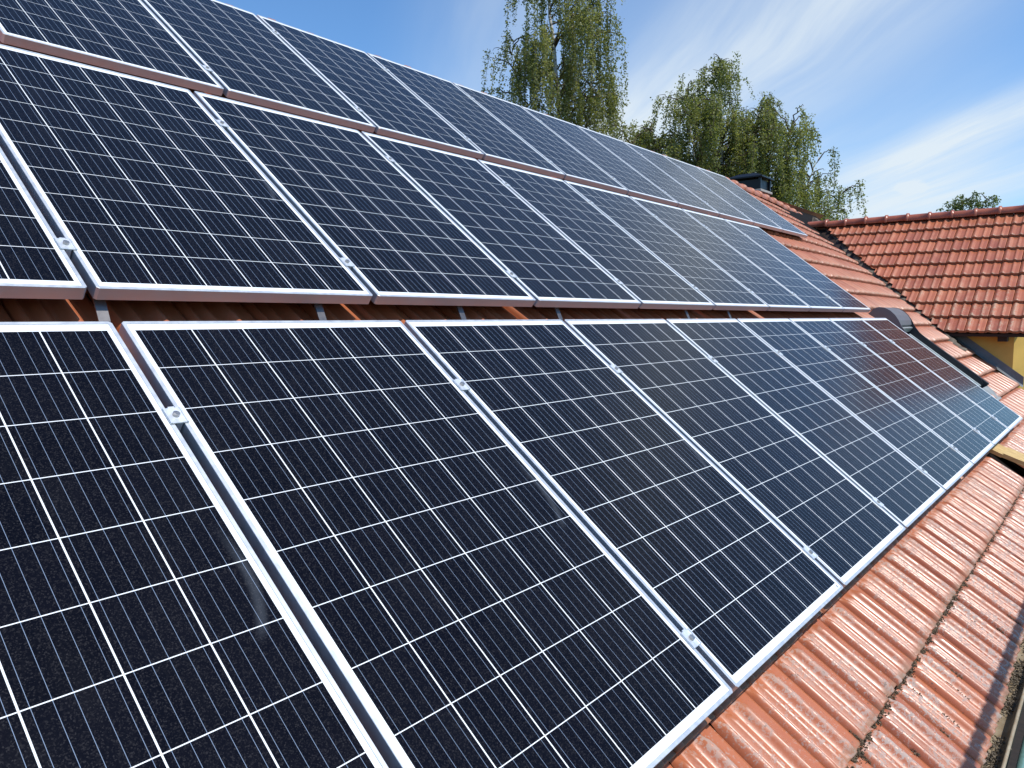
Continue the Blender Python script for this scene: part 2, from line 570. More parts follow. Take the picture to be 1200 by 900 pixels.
def tile_field(x0, n_x, y0, n_y, zb, keep=None, seed=1, sag=None, PROF=PROF):
    """vertices in the roof frame, quads, attributes"""
    r = np.random.default_rng(seed)
    nu, nt = len(US), len(TS) + 1
    V, Q, A, L, K, S, SM = [], [], [], [], [], [], []
    ii, jj = np.meshgrid(np.arange(nt - 1), np.arange(nu - 1), indexing='ij')
    q0 = (ii * nu + jj).ravel()
    quad = np.stack([q0, q0 + 1, q0 + nu + 1, q0 + nu], 1)
    sm = (ii.ravel() != 0)
    base = 0
    for c in range(n_y):
        for k in range(n_x):
            xa, ya = x0 + k * TW, y0 + c * CP
            xc, yc = xa + TW / 2, ya + CP / 2
            if keep is not None and not keep(xc, yc):
                continue
            jy = r.normal(0, 0.0025)
            jz = abs(r.normal(0, 0.0016))
            jt = r.normal(0, 0.0016)
            z = zb + LIFT * (1 - TS)[:, None] + FADE[:, None] * PROF[None, :] + jz + jt * (US[None, :] - .5) * 2
            # rounded nose of the lower edge
            z[0] -= 0.006
            z = np.vstack([(zb + 0.002 + 0.62 * np.maximum(PROF, 0))[None, :], z])
            y = ya + jy + np.concatenate([[TS[0] * CP], TS * CP])[:, None] + np.zeros((1, nu))
            x = xa + ((.010 + US * .980) * TW)[None, :] + np.zeros((nt, 1))
            X = np.stack([x, y, z], -1).reshape(-1, 3)
            V.append(X)
            Q.append(quad + base)
            SM.append(sm)
            A.append(np.full(nt * nu, r.random()))
            L.append(np.full(nt * nu, ya - y0))
            K.append(np.tile(PROF / 0.027, nt))
            S.append(np.repeat(np.concatenate([[0], np.clip(TS, 0, 1)]), nu))
            base += nt * nu
    V = np.concatenate(V)
    if sag is not None:
        V[:, 2] += sag(V[:, 0], V[:, 1])
    return V, np.concatenate(Q), dict(rnd=np.concatenate(A), low=np.concatenate(L), crest=np.concatenate(K), step=np.concatenate(S)), np.concatenate(SM)


ZB = -0.175                       # roof-frame z of the tile pans under the lift
EAVE = -0.690


def main_sag(x, y):
    return -0.010 * np.clip(x - 10.0, 0, None) ** 2 * np.clip(y / 4.0, 0, 1)


HOLE = (6.45, 6.99)
x_first = TSEAM - 13 * TW
NX, NY = 72, 18
house_loc = np.array([6.0, 2.0, GZ])
house = thing('house', 'long house whose orange tiled roof carries the three rows of solar panels', 'house', house_loc)


def keep_main(x, y):
    if HOLE[0] < x < HOLE[1] and EAVE + CP < y < EAVE + 2 * CP:
        return False
    # stop where the wing roof covers it
    w = P([[x, y, ZB]])[0]
    return w[0] < w[1] + 9.95 + 1.3


V, Q, A, SM = tile_field(x_first, NX, EAVE, NY, ZB, keep_main, 3, main_sag)
fc = V[Q].mean(1)
sel = ~((fc[:, 0] > 8.60) & (fc[:, 0] < 9.32) & (fc[:, 1] > .50) & (fc[:, 1] < 1.87))
Q, SM = Q[sel], SM[sel]
roof = grid_mesh('roof', P(V) - house_loc, Q, M['tile'], house, A, SM)
RIDGE_Y = EAVE + NY * CP          # roof frame
RIDGE = P([[0, RIDGE_Y, ZB]])[0]  # world y, z of the main ridge

# dark underlay just below the tiles (seen where a tile is missing) and the north slope
mb = MB()
mb.add(P([(x_first, EAVE, ZB - .05), (15.5, EAVE, ZB - .05), (15.5, RIDGE_Y, ZB - .05), (x_first, RIDGE_Y, ZB - .05)]), [(0, 1, 2, 3)])
mb.build('underlay', M['void'], house, off=house_loc)
mb = MB()
mb.add([(x_first, RIDGE[1], RIDGE[2] + .02), (16, RIDGE[1], RIDGE[2] + .02), (16, RIDGE[1] + 5.2, RIDGE[2] - 5.2 * TA), (x_first, RIDGE[1] + 5.2, RIDGE[2] - 5.2 * TA)], [(0, 1, 2, 3)])
mb.build('north_slope', M['ridge_main'], house, off=house_loc)
# walls: timber front coloured dark for the shade under the eave, gable ends
eW = P([[0, EAVE, ZB - .06]])[0]
fy = -0.16
mb = MB()
mb.box((x_first + .3, fy, GZ), (15.4, fy + .22, eW[2] + (fy - eW[1]) * TA - .02))
mb.build('front_wall', M['deck'], house, off=house_loc)
for gx in (x_first + .3, 15.2):
    mb = MB()
    mb.prism([(fy + .23, GZ), (RIDGE[1] + 4.8, GZ), (RIDGE[1] + 4.8, RIDGE[2] - 4.8 * TA - .12), (RIDGE[1], RIDGE[2] - .16), (fy + .23, eW[2] + (fy + .23 - eW[1]) * TA - .06)], gx, gx + .2)
    mb.build('gable_wall', M['plaster'], house, off=house_loc)


# ridge caps: overlapping half barrels with a collar
def ridge_caps(x0, x1, y, z, along, pitch=0.345, r=0.095, sag=None, drop=0.8):
    mb = MB()
    n = int(abs(x1 - x0) / pitch)
    R_ = np.random.default_rng(11)
    for i in range(n):
        a = x0 + i * pitch * np.sign(x1 - x0)
        L = pitch * np.sign(x1 - x0)
        prof = [(0.0, r * 1.0), (0.02, r * 1.24), (0.13, r * 1.24), (0.15, r * 1.04), (0.6, r * 1.0), (1.05, r * 0.96)]
        jz = R_.normal(0, .004)
        V_, F_ = [], []
        na = 13
        for s_, rr in prof:
            for k in range(na):
                t = math.radians(-20 + 220 * k / (na - 1))
                cx, cz = rr * math.cos(t), rr * math.sin(t) * drop
                p = a + s_ * L
                zz = z + cz + jz + (sag(p) if sag else 0)
                V_.append((p, y + cx, zz) if along == 'x' else (y + cx, p, zz))
        for s_ in range(len(prof) - 1):
            for k in range(na - 1):
                F_.append((s_ * na + k, s_ * na + k + 1, s_ * na + na + k + 1, s_ * na + na + k))
        F_.append(tuple(range(na)))
        mb.add(V_, F_)
    return mb


rc = ridge_caps(x_first, 15.2, RIDGE[1], RIDGE[2] + .015, 'x', sag=lambda x: float(main_sag(np.array([x]), np.array([5.5]))[0]))
rc.build('ridge_tiles', M['ridge_main'], house, off=house_loc, smooth=True)

# gutter along the eave: half-round bed with rolled lip
gy, gz = eW[1], eW[2]
poly = []
gl = MB()
prof = [(0.035, -0.020), (0.03, -0.055), (0.0, -0.078), (-0.045, -0.082), (-0.078, -0.066), (-0.094, -0.035), (-0.098, -0.012), (-0.105, -0.004), (-0.112, -0.012), (-0.109, -0.024)]
xs = np.linspace(x_first, 9.6, 60)
V_ = [(x, gy + a, gz + b_ + .003 * math.sin(x * 5)) for x in xs for a, b_ in prof]
n_ = len(prof)
F_ = [(i * n_ + k, i * n_ + k + 1, (i + 1) * n_ + k + 1, (i + 1) * n_ + k) for i in range(len(xs) - 1) for k in range(n_ - 1)]
gl.add(V_, F_)
gl.build('gutter', M['gutter'], house, off=house_loc, smooth=True)

# chimney just behind the ridge
cx0, cx1, cy0, cy1 = 12.68, 13.18, RIDGE[1] + .12, RIDGE[1] + .68
zt = RIDGE[2] + .02
mb = MB()
mb.box((cx0, cy0, zt - .6), (cx1, cy1, zt + .10))
ch = mb.build('chimney', M['brick'], house, off=house_loc)
mb = MB()
mb.box((cx0 - .03, cy0 - .03, zt + .101), (cx1 + .03, cy1 + .03, zt + .145), .008)
mb.build('chimney_ledge', M['concrete'], ch, off=house_loc)
mb = MB()
mb.box((cx0 + .03, cy0 + .03, zt + .146), (cx1 - .03, cy1 - .03, zt + .33))
for a in (cx0 + .0, cx1 - .04):
    mb.box((a, cy0 - .005, zt + .146), (a + .04, cy0 + .035, zt + .36))
mb.build('flue', M['chimneycap'], ch, off=house_loc)
mb = MB()
mx_, my_ = (cx0 + cx1) / 2, (cy0 + cy1) / 2
ov = .05
V_ = [(cx0 - ov, cy0 - ov, zt + .36), (cx1 + ov, cy0 - ov, zt + .36), (cx1 + ov, cy1 + ov, zt + .36), (cx0 - ov, cy1 + ov, zt + .36),
      (cx0 - ov, cy0 - ov, zt + .385), (cx1 + ov, cy0 - ov, zt + .385), (cx1 + ov, cy1 + ov, zt + .385), (cx0 - ov, cy1 + ov, zt + .385),
      (mx_ - .2, my_ - .16, zt + .45), (mx_ + .2, my_ - .16, zt + .45), (mx_ + .2, my_ + .16, zt + .45), (mx_ - .2, my_ + .16, zt + .45)]
F_ = [(3, 2, 1, 0), (8, 9, 10, 11)]
for k in (0, 4):
    F_ += [(k + i, k + (i + 1) % 4, k + 4 + (i + 1) % 4, k + 4 + i) for i in range(4)]
mb.add(V_, F_)
mb.build('chimney_cap', M['chimneycap'], ch, off=house_loc)

# roof window with roller shutter
sky_root = link('skylight', None, house)
mb = MB()
SX0, SX1 = 8.62, 9.29
ztile = ZB + .02
cheek = [(0.54, ztile - .02), (0.54, -.110), (0.60, -.072), (1.33, -.070), (1.44, -.060), (1.53, -.034), (1.60, .002), (1.67, .026), (1.74, .034), (1.81, .024), (1.865, -.006), (1.90, -.06), (1.91, ztile - .02)]


def part_rf(mbx, name, mat, parent, **kw):
    return mbx.build(name, mat, parent, xf=P, off=house_loc, **kw)


hood_prof = [(1.565, -.040), (1.605, -.002), (1.67, .022), (1.74, .030), (1.81, .020), (1.86, -.008), (1.893, -.06), (1.90, ztile), (1.565, ztile + .02)]
mb.prism(hood_prof, SX0 + .012, SX1 - .012)
hd = part_rf(mb, 'hood', M['hood'], None)
bpy.data.objects.remove(sky_root)
sk = hd
sk.name = 'skylight'
sk.parent = house
for a, b_ in ((SX0 - .004, SX0 + .011), (SX1 - .011, SX1 + .004)):
    mb = MB()
    mb.prism(cheek, a, b_)
    part_rf(mb, 'side_cheek', M['hood'] if a < 8.8 else M['black'], sk)  # right cheek coloured black for its shaded side
mb = MB()
mb.box((SX1 + .006, .50, ztile - .02), (SX1 + .060, 1.62, -.070), .006)
part_rf(mb, 'side_flashing', M['black'], sk)
mb = MB()
mb.box((SX0 - .075, .50, ztile - .02), (SX0 - .006, 1.55, -.085), .006)
part_rf(mb, 'side_flashing', M['black'], sk)
mb = MB()
mb.box((SX0 + .014, .54, ztile - .01), (SX1 - .014, 1.50, -.138), .004)
for k in range(5):
    xx = SX0 + .05 + k * .125
    mb.box((xx, .54, -.138), (xx + .035, 1.50, -.122), .004)
part_rf(mb, 'shutter', M['slat'], sk)
mb = MB()
mb.box((SX0 + .014, 1.53, ztile + .03), (SX1 - .014, 1.555, -.060), .004)
part_rf(mb, 'shutter_bar', M['slat'], sk)
mb = MB()
Vf = [(SX0 - .08, .30, ztile + .030), (SX1 + .08, .30, ztile + .030), (SX1 + .08, .50, ztile + .048), (SX0 - .08, .50, ztile + .048)]
mb.add([(a, b_, c_) for a, b_, c_ in Vf] + [(a, b_, c_ - .006) for a, b_, c_ in Vf], [(0, 1, 2, 3), (7, 6, 5, 4), (0, 4, 5, 1), (1, 5, 6, 2), (2, 6, 7, 3), (3, 7, 4, 0)])
part_rf(mb, 'apron', M['zinc'], sk)

# ------------------------------------------------------------------ the cross wing
WX_R = 13.62                     # world x of its ridge
WRAISE = 0.055
kz = P([[0, 0, ZB]])[0]
k_main = kz[2] - kz[1] * TA      # z = y * TA + k_main on the pan plane
WROT = np.array([[0, -CA * 0, 0]])
wing_loc = np.array([13.6, 1.2, GZ])
wing = thing('house_wing', 'cross wing with brighter red-orange tiled roof above an ochre plastered wall', 'house', wing_loc)
NYW = 9
SL = NYW * CP
x_eave = WX_R - SL * CA
Y_GABLE = 0.26


def PW(a):
    """wing slope frame (u along -Y from the back, v up the slope, n off it) -> world"""
    a = np.asarray(a, float)
    v = a[:, 1]
    return np.stack([x_eave + v * CA - a[:, 2] * SA, -a[:, 0], z_eave + v * SA + a[:, 2] * CA], 1)


z_eave = (x_eave - 9.95) * TA + k_main + WRAISE


def keep_wing(u, v):
    w = PW(np.array([[u, v, 0.0]]))[0]
    return (w[1] * TA + k_main) - w[2] < 0.30


nxw = 18
U0 = -(Y_GABLE + nxw * TW)
Vw, Qw, Aw, SMw = tile_field(U0, nxw, 0.0, NYW, 0.0, keep_wing, 5, PROF=PROF_WING)
u_end = U0 + nxw * TW
Ww = PW(Vw)
fc = Ww[Qw].mean(1)
sel = fc[:, 2] - (fc[:, 1] * TA + k_main) > 0.085
Qw, SMw = Qw[sel], SMw[sel]
grid_mesh('roof', PW(Vw) - wing_loc, Qw, M['tile_wing'], wing, Aw, SMw)
Y_GABLE = -u_end
zr = z_eave + SL * SA
rcw = ridge_caps(Y_GABLE - .02, 4.15, WX_R, zr + .035, 'y', 0.335, 0.088, drop=0.95)
rcw.build('ridge_tiles', M['ridge_wing'], wing, off=wing_loc, smooth=True)
# east slope
mb = MB()
mb.add([(WX_R, Y_GABLE, zr), (WX_R, 4.2, zr), (2 * WX_R - x_eave, 4.2, z_eave), (2 * WX_R - x_eave, Y_GABLE, z_eave)], [(0, 1, 2, 3)])
mb.build('east_slope', M['tile_wing'], wing, off=wing_loc)
# boarding under the tiles at the eave and along the verge
mb = MB()
mb.add([(x_eave + .03, Y_GABLE + .01, z_eave - .012), (WX_R, Y_GABLE + .01, zr - .035), (WX_R, 4.0, zr - .035), (x_eave + .03, 4.0, z_eave - .012),
        (x_eave + .03, Y_GABLE + .01, z_eave - .05), (WX_R, Y_GABLE + .01, zr - .075), (WX_R, 4.0, zr - .075), (x_eave + .03, 4.0, z_eave - .05)],
       [(0, 1, 2, 3), (7, 6, 5, 4), (0, 4, 5, 1), (3, 2, 6, 7), (0, 3, 7, 4), (1, 5, 6, 2)])
mb.build('soffit', M['soffit'], wing, off=wing_loc)
WALLX = 11.47
mb = MB()
wy0, wy1 = Y_GABLE + .02, 3.0
zt_w = z_eave + (WALLX - x_eave) * TA - .10
wp = [(WALLX, wy1), (WALLX, .435), (WALLX + .21, .285), (WALLX + .30, .285), (WALLX + .30, wy1)]  # angled corner added so the sun makes a bright strip
mb.add([(x, y, GZ) for x, y in wp] + [(x, y, zt_w) for x, y in wp], [(4, 3, 2, 1, 0), (5, 6, 7, 8, 9)] + [(i, (i + 1) % 5, 5 + (i + 1) % 5, 5 + i) for i in range(5)])
mb.build('wall', M['plaster'], wing, off=wing_loc)
mb = MB()
gv = [(WALLX + .30, GZ), (2 * WX_R - WALLX, GZ), (2 * WX_R - WALLX, zt_w), (WX_R, zr - .12), (WALLX + .30, zt_w + .22)]
nv = len(gv)
mb.add([(x, wy0 + .001, z) for x, z in gv] + [(x, wy0 + .25, z) for x, z in gv], [tuple(range(nv)), tuple(range(2 * nv - 1, nv - 1, -1))] + [(i, nv + i, nv + (i + 1) % nv, (i + 1) % nv) for i in range(nv)])
mb.build('gable_wall', M['plaster'], wing, off=wing_loc)
mb = MB()
mb.box((x_eave + .10, .50, z_eave - .115), (WALLX - .003, .61, z_eave - .052))
mb.build('rafter_end', M['soffit'], wing, off=wing_loc)
# lead flashing where the wall meets the main roof
mb = MB()
fl = []
for y_ in np.linspace(0.30, 1.35, 12):
    zz = y_ * TA + k_main
    fl.append([(WALLX - .10, y_, zz + .055), (WALLX - .012, y_, zz + .075), (WALLX - .010, y_, zz + .19), (WALLX - .003, y_, zz + .19)])
V_ = [p for r_ in fl for p in r_]
F_ = [(i * 4 + k, i * 4 + k + 1, i * 4 + k + 5, i * 4 + k + 4) for i in range(11) for k in range(3)]
mb.add(V_, F_)
mb.build('flashing', M['lead'], wing, off=wing_loc)
# mortar and dirt bedded in the valley, darkened for the shadow gap there
mb = MB()
R_ = np.random.default_rng(4)
V_, F_ = [], []
ys = np.linspace(0.95, 4.0, 90)
for i, y_ in enumerate(ys):
    xx = y_ + 9.95
    zz = y_ * TA + k_main
    sg = float(main_sag(np.array([xx]), np.array([y_ / CA]))[0])
    w_ = .055 + R_.normal(0, .012)
    h_ = .045 + R_.normal(0, .010)
    V_ += [(xx - w_ * 1.5, y_ + w_ * .6, zz + .020 + sg), (xx - w_ * .5, y_ + w_ * .1, zz + .018 + h_ * .7 + sg * .6), (xx + w_ * .5, y_ - w_ * .4, zz + .018 + h_ * .8), (xx + w_ * 1.4, y_ - w_ * .8, zz + .05)]
for i in range(len(ys) - 1):
    F_ += [(i * 4 + k, i * 4 + k + 1, i * 4 + k + 5, i * 4 + k + 4) for k in range(3)]
mb.add(V_, F_)
mb.build('valley_mortar_shade', M['mortar'], wing, off=wing_loc)

# ------------------------------------------------------------------ solar panels
PW_, PH, PITCH, RIM, DEP = 1.0, 1.65, 1.0241, 0.011, 0.040
ROWS = {'bottom': (0.0, 0.0, 0.0, -1, 8), 'middle': (0.0069, 1.8252, -0.0189, -1, 8), 'top': (0.2899, 3.6605, -0.0421, 0, 10)}
ORD = ['leftmost', 'second', 'third', 'fourth', 'fifth', 'sixth', 'seventh', 'eighth', 'ninth', 'tenth']


def frame_mesh():
    mb = MB()
    c, e = .007, .0009

    def ring(ins, z, cc=c):
        a0, a1, b0, b1 = ins, PW_ - ins, ins, PH - ins
        return [(a0 + cc, b0, z), (a1 - cc, b0, z), (a1, b0 + cc, z), (a1, b1 - cc, z), (a1 - cc, b1, z), (a0 + cc, b1, z), (a0, b1 - cc, z), (a0, b0 + cc, z)]
    rings = [ring(.026, -DEP, .002), ring(0, -DEP), ring(0, -e), ring(e, 0), ring(RIM - .0004, 0, .0006), ring(RIM, -.0006, .0005), ring(RIM, -.0028, .0005)]
    V_ = [q for r_ in rings for q in r_]
    F_ = []
    for k in range(len(rings) - 1):
        for i in range(8):
            j = (i + 1) % 8
            F_.append((k * 8 + i, k * 8 + j, k * 8 + 8 + j, k * 8 + 8 + i))
    mb.add(V_, F_)
    return mb


fr0 = frame_mesh().build('frame', M['frame'])
gl0 = MB().add([(RIM - .003, RIM - .003, -.0018), (PW_ - RIM + .003, RIM - .003, -.0018), (PW_ - RIM + .003, PH - RIM + .003, -.0018), (RIM - .003, PH - RIM + .003, -.0018),
                (.02, .02, -.0075), (PW_ - .02, .02, -.0075), (PW_ - .02, PH - .02, -.0075), (.02, PH - .02, -.0075)], [(0, 1, 2, 3), (7, 6, 5, 4)]).build('glass', M['cells'])
gl0.data.materials.append(M['backsheet'])
gl0.data.polygons[1].material_index = 1
uvl = gl0.data.uv_layers.new(name='UVMap')
for lp in gl0.data.loops:
    vv = gl0.data.vertices[lp.vertex_index].co
    uvl.data[lp.index].uv = (vv.x, vv.y)
st0 = MB().add([(PW_ - .040, .0135, -.0013), (PW_ - .028, .0135, -.0013), (PW_ - .028, .0245, -.0013), (PW_ - .040, .0245, -.0013)], [(0, 1, 2, 3)]).build('sticker', M['sticker'])
first = True
for row, (rx, ry, rz, i0, i1) in ROWS.items():
    for k, i in enumerate(range(i0, i1)):
        x = rx + i * PITCH + (PITCH - PW_) / 2
        last = i == i1 - 1
        nm = 'leftmost' if k == 0 else ('rightmost' if last else ORD[k] + ' from the left')
        extra = {'bottom': 'nearest the eave', 'middle': '', 'top': 'nearest the ridge'}[row]
        pan = thing('solar_panel', f'dark blue solar panel, {nm} in the {row} row {extra}'.strip(), 'solar panel',
                    P([[x, ry, rz]])[0], (AL, 0, 0), 'solar panels in three rows on the roof')
        for src in (fr0, gl0, st0):
            if src is st0 and (row != 'bottom' or i > 5 or i < 1):
                continue
            o = src if first and src is not st0 else src.copy()
            if o is not src:
                C.objects.link(o)
            o.parent = pan
            if src is gl0 and row == 'bottom' and i == -1:
                o.data = gl0.data.copy()
                o.data.materials[0] = M['cells_pale_arc']
        first = False
bpy.data.objects.remove(st0)


# mid clamps between neighbours, each with its bolt
def clamp_mesh():
    mb = MB()
    w, l = .0235, .027
    mb.box((-w, -l, .0005), (w, l, .0042), .0012)
    mb.box((-.008, l - .001, -.004), (.008, l + .004, .004))
    mb.box((-.0075, -l, -.040), (.0075, l, .0005))
    mb.box((-w, -l, .0042), (-w + .006, l, .0062), .0008)
    mb.box((w - .006, -l, .0042), (w, l, .0062), .0008)
    return mb


cl0 = clamp_mesh().build('clamp_plate', M['clamp'])
mb = MB()
mb.tube([(0, 0, .004), (0, 0, .011)], .0085, 12)
mb.tube([(0, 0, .011), (0, 0, .0115)], [.0085, .0045], 12)
bo0 = mb.build('bolt', M['steel'])
first = True
for row, (rx, ry, rz, i0, i1) in ROWS.items():
    for sy, sw in (((.168), 'lower'), ((1.278), 'upper')):
        for k, i in enumerate(range(i0 + 1, i1)):
            s = sy + {'bottom': 0, 'middle': .045, 'top': .062}[row] + random.Random(i * 7 + int(sy * 100)).uniform(-.006, .006)
            cl = thing('panel_clamp', f'silver {sw} clamp between {ORD[k]} and {ORD[k + 1]} panels of the {row} row', 'clamp',
                       P([[rx + i * PITCH, ry + s, rz]])[0], (AL, 0, 0), 'clamps holding neighbouring solar panels')
            for src in (cl0, bo0):
                o = src if first else src.copy()
                if not first:
                    C.objects.link(o)
                o.parent = cl
            first = False

# rails under the panels
for row, (rx, ry, rz, i0, i1) in ROWS.items():
    for sy, sw in ((.168, 'lower'), (1.278, 'upper')):
        s = sy + {'bottom': 0, 'middle': .045, 'top': .062}[row]
        mb = MB()
        xa, xb = rx + i0 * PITCH - .02, rx + i1 * PITCH + .02
        mb.box((xa, ry + s - .02, rz - DEP - .042), (xb, ry + s + .02, rz - DEP - .002), .003)
        o = mb.build('mounting_rail', M['rail'], xf=P)
        tag(o, f'aluminium mounting rail under the {row} row of solar panels, the {sw} of its two', 'rail', 'rails under the solar panels')

# roof hooks seen in the gap between bottom and middle rows
for k, hx in enumerate((0.045, 0.80, 1.55, 2.28, 3.74, 4.42)):
    mb = MB()
    y0h = 1.758
    path = [(y0h, -.118), (y0h + .012, -.124), (y0h + .03, -.112), (y0h + .11, -.070), (y0h + .26, -.066)]
    pr = path + [(a, b_ + .006) for a, b_ in reversed(path)]
    mb.prism(pr, hx - .016, hx + .016)
    o = mb.build('roof_hook', M['hook'], xf=P)
    tag(o, f'grey steel roof hook in the gap above the bottom row, {ORD[k] if k else "leftmost"}' + (' from the left' if k else ' one'), 'roof hook', 'hooks between bottom and middle rows')

# ------------------------------------------------------------------ plank, scaffold, debris
pl_ = thing('wooden_plank', 'pale yellow wooden plank lying over a missing tile beside the bottom panel row', 'plank', P([[6.72, -.2, -.1]])[0])
ploc = np.array(pl_.location)
mb = MB()


def plank_box(x0, x1, y0, z0, y1, z1, t):
    """board in the roof frame from (y0, z0) down to (y1, z1)"""
    n = np.array([-(z1 - z0), (y1 - y0)]) / math.hypot(z1 - z0, y1 - y0)
    if n[1] < 0:
        n = -n
    pts = [(y0, z0), (y1, z1), (y1 + n[0] * t, z1 + n[1] * t), (y0 + n[0] * t, z0 + n[1] * t)]
    return MB().prism(pts, x0, x1)


b1 = plank_box(6.50, 6.86, -.09, -.115, -.75, .090, .035)
b1.build('board', M['wood'], pl_, xf=P, off=ploc)
b2 = plank_box(6.46, 6.84, .06, -.150, -.10, -.110, .030)
b2.build('wedge', M['wood'], pl_, xf=P, off=ploc)

sc_loc = np.array([3.0, -.5, -1.6])
scf = thing('scaffold', 'scaffold beside the eave with teal tube and deck coloured shade-dark below the gutter', 'scaffold', sc_loc)
mb = MB()
TY, TZ = CAM[1:] + 3.7 * (_f + _r * (1198 - 600) / 888.76 - _u * (900 - 450) / 888.76)[1:]
mb.tube([(-2.0, TY, TZ), (5.6, TY, TZ)], .026, 12)
mb.build('ledger_tube', M['teal'], scf, off=sc_loc, smooth=True)
mb = MB()
mb.tube([(2.66, TY, TZ), (2.70, TY, TZ)], .034, 12)
mb.build('coupler', M['teal'], scf, off=sc_loc)
# guard rail over the eave, out of the picture: throws the bar of shade on the lowest tiles
LAM = 1.7
sp = np.linalg.inv(ROT) @ SUN
s0 = np.array([0, -.650, -.125]) + LAM * sp / sp[2] * 1.0
g_w = P([[0, s0[1], s0[2]]])[0]
mb = MB()
mb.tube([(-3.0, g_w[1], g_w[2]), (9.0, g_w[1], g_w[2])], .022, 12)
mb.build('guard_rail', M['teal'], scf, off=sc_loc, smooth=True)
mb = MB()
for k in range(4):
    mb.box((-3.0, -1.45 + k * .29, -2.02), (7.0, -1.17 + k * .29 - .008, -1.98))
mb.build('deck', M['deck'], scf, off=sc_loc)  # boards added to give the shaded void below the gutter its dark
for xx in (-2.9, 8.9):
    mb = MB()
    mb.tube([(xx, g_w[1] - .05, GZ), (xx, g_w[1] - .05, g_w[2] + .1)], .024, 10)
    mb.build('upright', M['teal'], scf, off=sc_loc)


def pebbles(pts, sizes, seed):
    """rough little crumbs"""
    r = np.random.default_rng(seed)
    base = np.array([(1, 0, 0), (-1, 0, 0), (0, 1, 0), (0, -1, 0), (0, 0, 1), (0, 0, -1)], float)
    tri = [(0, 2, 4), (2, 1, 4), (1, 3, 4), (3, 0, 4), (2, 0, 5), (1, 2, 5), (3, 1, 5), (0, 3, 5)]
    V_, F_ = [], []
    for p, s in zip(pts, sizes):
        q, _ = np.linalg.qr(r.normal(size=(3, 3)))
        v = (base * r.uniform(.4, 1.2, (6, 1)) * s * np.array([1, 1, .7])) @ q + p
        b_ = len(V_)
        V_.extend(v.tolist())
        F_.extend([(a + b_, c_ + b_, d_ + b_) for a, c_, d_ in tri])
    return V_, F_


def tri_obj(name, V_, F_, mat, xf):
    me = bpy.data.meshes.new(name)
    me.from_pydata(xf(np.array(V_)).tolist(), [], F_)
    me.materials.append(mat)
    me.update()
    return link(name, me)


# crumbs collected below the first step of tiles, mostly between the rolls
R_ = np.random.default_rng(21)
pts, sz = [], []
for c in range(1, 2):
    for _ in range(22000):
        x = R_.uniform(0.6, 9.0)
        u = ((x - TSEAM) / TW) % 1.0
        pr = np.interp(u, US, PROF)
        if R_.random() < pr / .02 * .75:
            continue
        if math.sin(x * 9.1) + math.sin(x * 23.7 + 1) + R_.normal(0, .6) < -1.3:
            continue
        y = EAVE + c * CP - abs(R_.normal(.0, .011)) - .004
        pts.append((x, y, ZB + pr * .5 + R_.uniform(.002, .012)))
        sz.append(R_.uniform(.002, .0065))
V_, F_ = pebbles(pts, sz, 1)
o = tri_obj('roof_debris', V_, F_, M['moss'], P)
tag(o, 'dark crumbs of moss and grit caught along the tile step', 'debris', kind='stuff')

# moss growing in the seams of the two lowest courses
pts, sz = [], []
for k in range(46):
    xs_ = TSEAM + TW * int(R_.integers(-3, 24)) + R_.choice([0.0, 0.0, .42 * TW, .47 * TW])
    ya = EAVE + R_.uniform(.02, .31)
    ln = R_.uniform(.02, .13)
    for _ in range(int(ln * 1500)):
        t = R_.uniform(0, 1)
        w = .006 * math.sin(math.pi * min(max(t, .05), .95)) + .002
        yy = ya + t * ln
        tt = (yy - EAVE) / CP % 1
        pts.append((xs_ + R_.normal(0, w), yy, ZB + LIFT * (1 - tt) + R_.uniform(-.002, .008)))
        sz.append(R_.uniform(.0015, .0045))
V_, F_ = pebbles(pts, sz, 2)
o = tri_obj('seam_moss', V_, F_, M['moss'], P)
tag(o, 'dark moss cushions growing in seams of the lowest tiles', 'moss', kind='stuff')

# leaf litter in the gutter
pts, sz = [], []
for _ in range(5200):
    x = R_.uniform(0.9, 6.5)
    if math.sin(x * 6.3) + math.sin(x * 15.1 + 2) + R_.normal(0, .45) < -.1:
        continue
    a = R_.normal(-.055, .020)
    pts.append((x, gy + a, gz - .072 + abs(R_.normal(0, .012))))
    sz.append(R_.uniform(.003, .010))
V_, F_ = pebbles(pts, sz, 3)
o = tri_obj('gutter_debris', V_, F_, M['leaflitter'], lambda v: v)
tag(o, 'clumps of dry leaf litter lying in the old gutter', 'debris', kind='stuff')


# ------------------------------------------------------------------ trees
def leaf_cloud(name, pts, size, mat, parent, off, seed, hang=0.6, rnd=None):
    """one four-cornered leaf at every point, most of them hanging"""
    r = np.random.default_rng(seed)
    n = len(pts)
    a = r.normal(size=(n, 3))
    a[:, 2] = a[:, 2] * .6 - hang
    a /= np.linalg.norm(a, axis=1, keepdims=True)
    b = np.cross(a, r.normal(size=(n, 3)))
    b /= np.linalg.norm(b, axis=1, keepdims=True) + 1e-9
    s = (size * r.uniform(.7, 1.3, n))[:, None]
    p = pts - off
    nn = np.cross(a, b)
    V_ = np.stack([p, p + a * s * .45 + b * s * .36 + nn * s * .08, p + a * s, p + a * s * .45 - b * s * .36 + nn * s * .08], 1).reshape(-1, 3)
    Q_ = np.arange(4 * n).reshape(n, 4)
    if rnd is None:
        rnd = r.random(n)
    return grid_mesh(name, V_, Q_, mat, parent, dict(rnd=np.repeat(rnd, 4)))


LAT = np.array([_r[0], _r[1], 0.0]); LAT /= np.linalg.norm(LAT)      # sideways and depthwise axes of the tree row
DEP_ = np.array([-LAT[1], LAT[0], 0.0])


